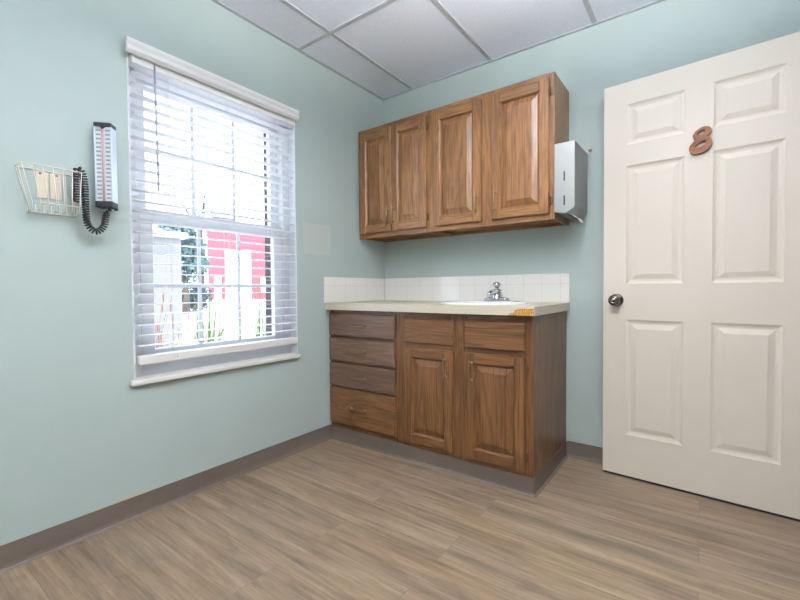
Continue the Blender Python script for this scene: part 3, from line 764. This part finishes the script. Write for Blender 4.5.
def clump(x, y, label, m, nbl, hmin, hmax, wdt, spread, seeds=0):
    t = thing('ornamental_grass', label, 'plant', (x, y, -.29), 0, 'plants outside the window'); A = t.location
    mb = MB(A); b = bmesh.new(); tips = []
    for _ in range(nbl):
        a = rnd.uniform(0, 2*PI); h = (1.3 if seeds else 1.62)*rnd.uniform(hmin, hmax); sp_ = rnd.uniform(.2, 1)*spread; bx, by = x+rnd.gauss(0, .03), y+rnd.gauss(0, .03)
        L_, R2 = [], []
        for k in range(6):
            s = k/5; w = wdt*(1-s**1.6)+.0008
            c_ = Vector((bx+math.cos(a)*sp_*s**2, by+math.sin(a)*sp_*s**2, -.29+h*(s-.18*s**3*sp_/spread)))
            n_ = Vector((-math.sin(a+.6), math.cos(a+.6), 0))
            L_.append(b.verts.new(c_-n_*w)); R2.append(b.verts.new(c_+n_*w))
        tips.append(c_)
        for k in range(5): b.faces.new((L_[k], R2[k], R2[k+1], L_[k+1]))
    mb._merge(b); mb.build('leaves', m, t)
    if seeds:
        sm = MB(A)
        for c_ in rnd.sample(tips, min(seeds, len(tips))): sm.tube([c_-Vector((0, 0, .10)), c_-Vector((0, 0, .05)), c_+Vector((0, 0, .01))], .005, 5, radii=[.002, .007, .001])
        sm.build('seed_heads', M['seed'], t)
clump(-1.6, -1.05, 'dry tan grass clump outside, in front of the pale pier', M['blade_dry'], 80, .7, 1.05, .005, .26, 30)
clump(-1.35, -.70, 'short broad green leaves outside, just right of the dry grass', M['blade'], 36, .55, .90, .013, .24)
clump(-1.85, -.42, 'wispy pinkish dry grass outside, near the middle of the lower sash', M['blade_dry'], 66, .65, 1.0, .004, .27, 26)
clump(-1.42, -.12, 'tall green spiky leaves outside, below the white garage door', M['blade'], 20, .7, 1.08, .009, .12)
clump(-1.55, .34, 'rusty seed spikes outside, near the right side of the lower sash', M['blade_dry'], 22, .65, .96, .003, .12, 16)

# ------------------------------------------------------------------ lights
def area(name, loc, rot, sx, sy, power, col):
    l = bpy.data.lights.new(name, 'AREA'); l.shape = 'RECTANGLE'; l.size = sx; l.size_y = sy; l.energy = power; l.color = col
    o = bpy.data.objects.new(name, l); COL.objects.link(o); o.location = loc; o.rotation_euler = rot; return o
em = mat('fill_diffuser', (1, 1, 1, 1), .5); eb = em.node_tree.nodes['Principled BSDF']
eb.inputs['Emission Color'].default_value = (1, .97, .93, 1); eb.inputs['Emission Strength'].default_value = 6
t = thing('fill_ceiling_panel', 'added flush ceiling light panel, unseen behind the camera', 'ceiling light', (1.8, -3.88, H-.012))  # fixture added out of view to brighten the room
MB(t.location).box(1.52, 2.09, -4.29, -3.29, H-.008, H-.0035, .001).build('diffuser', em, t)
area('fill_panel_lamp', (1.8, -3.79, H-.014), (0, 0, 0), .55, .98, 10, (1, .975, .95))
t = thing('fill_pendant', 'long white pendant light added unseen over the middle of the room as fill, lit up and down', 'pendant light', (1.75, -1.9, 2.08))  # unseen pendant added to light the ceiling and cabinets
MB(t.location).box(1.65, 1.85, -2.65, -1.15, 2.06, 2.11, .01).build('housing', M['trim'], t)
for y in (-2.45, -1.35): MB(t.location).tube([(1.75, y, 2.105), (1.75, y, H)], .003, 6).build('cord', M['cord'], t)
MB(t.location).box(1.67, 1.83, -2.63, -1.17, 2.112, 2.116).build('upper_diffuser', em, t)
MB(t.location).box(1.67, 1.83, -2.63, -1.17, 2.053, 2.058).build('lower_diffuser', em, t)
area('fill_pendant_up', (1.75, -1.9, 2.12), (PI, 0, 0), .15, 1.45, 145, (.97, .98, 1))
area('fill_pendant_down', (1.75, -1.9, 2.048), (0, 0, 0), .15, 1.45, 12, (1, .97, .93))
po = area('window_portal', (-.26, -1.31, 1.3), (0, -PI/2, 0), 1.45, .85, 1, (1, 1, 1)); po.data.cycles.is_portal = True
su = bpy.data.lights.new('sun', 'SUN'); su.energy = 5; su.angle = math.radians(2); su.color = (1, .97, .92)
so = bpy.data.objects.new('sun', su); COL.objects.link(so); so.rotation_euler = Vector((-.16, .6, -.75)).to_track_quat('-Z', 'Y').to_euler(); so.location = (8, -6, 12)
W = bpy.data.worlds.new('sky'); SC.world = W; W.use_nodes = True
nt = W.node_tree; bg = nt.nodes['Background']
tc = nt.nodes.new('ShaderNodeTexCoord'); sx = nt.nodes.new('ShaderNodeSeparateXYZ'); rp = nt.nodes.new('ShaderNodeValToRGB')
nt.links.new(tc.outputs['Generated'], sx.inputs[0]); nt.links.new(sx.outputs[2], rp.inputs[0]); nt.links.new(rp.outputs[0], bg.inputs[0])
rp.color_ramp.elements[0].color = (.78, .88, 1, 1); rp.color_ramp.elements[1].color = (.66, .8, 1, 1)
bg.inputs[1].default_value = 5.5

# ------------------------------------------------------------------ camera
cd = bpy.data.cameras.new('camera'); cd.sensor_width = 36; cd.lens = 412.34/800*36; cd.clip_start = .01
cam = bpy.data.objects.new('camera', cd); COL.objects.link(cam)
R = Vector((.8062, .5916, -.0078)); U = Vector((-.0088, .0251, .9996)); F = Vector((-.5916, .8058, -.0254))
cam.matrix_world = Matrix(((R.x, U.x, -F.x, 1.99171), (R.y, U.y, -F.y, -2.51317), (R.z, U.z, -F.z, .98561), (0, 0, 0, 1)))
SC.camera = cam
SC.view_settings.view_transform = 'Standard'; SC.view_settings.look = 'None'; SC.view_settings.exposure = 0; SC.view_settings.gamma = 1
SC.view_settings.use_curve_mapping = False
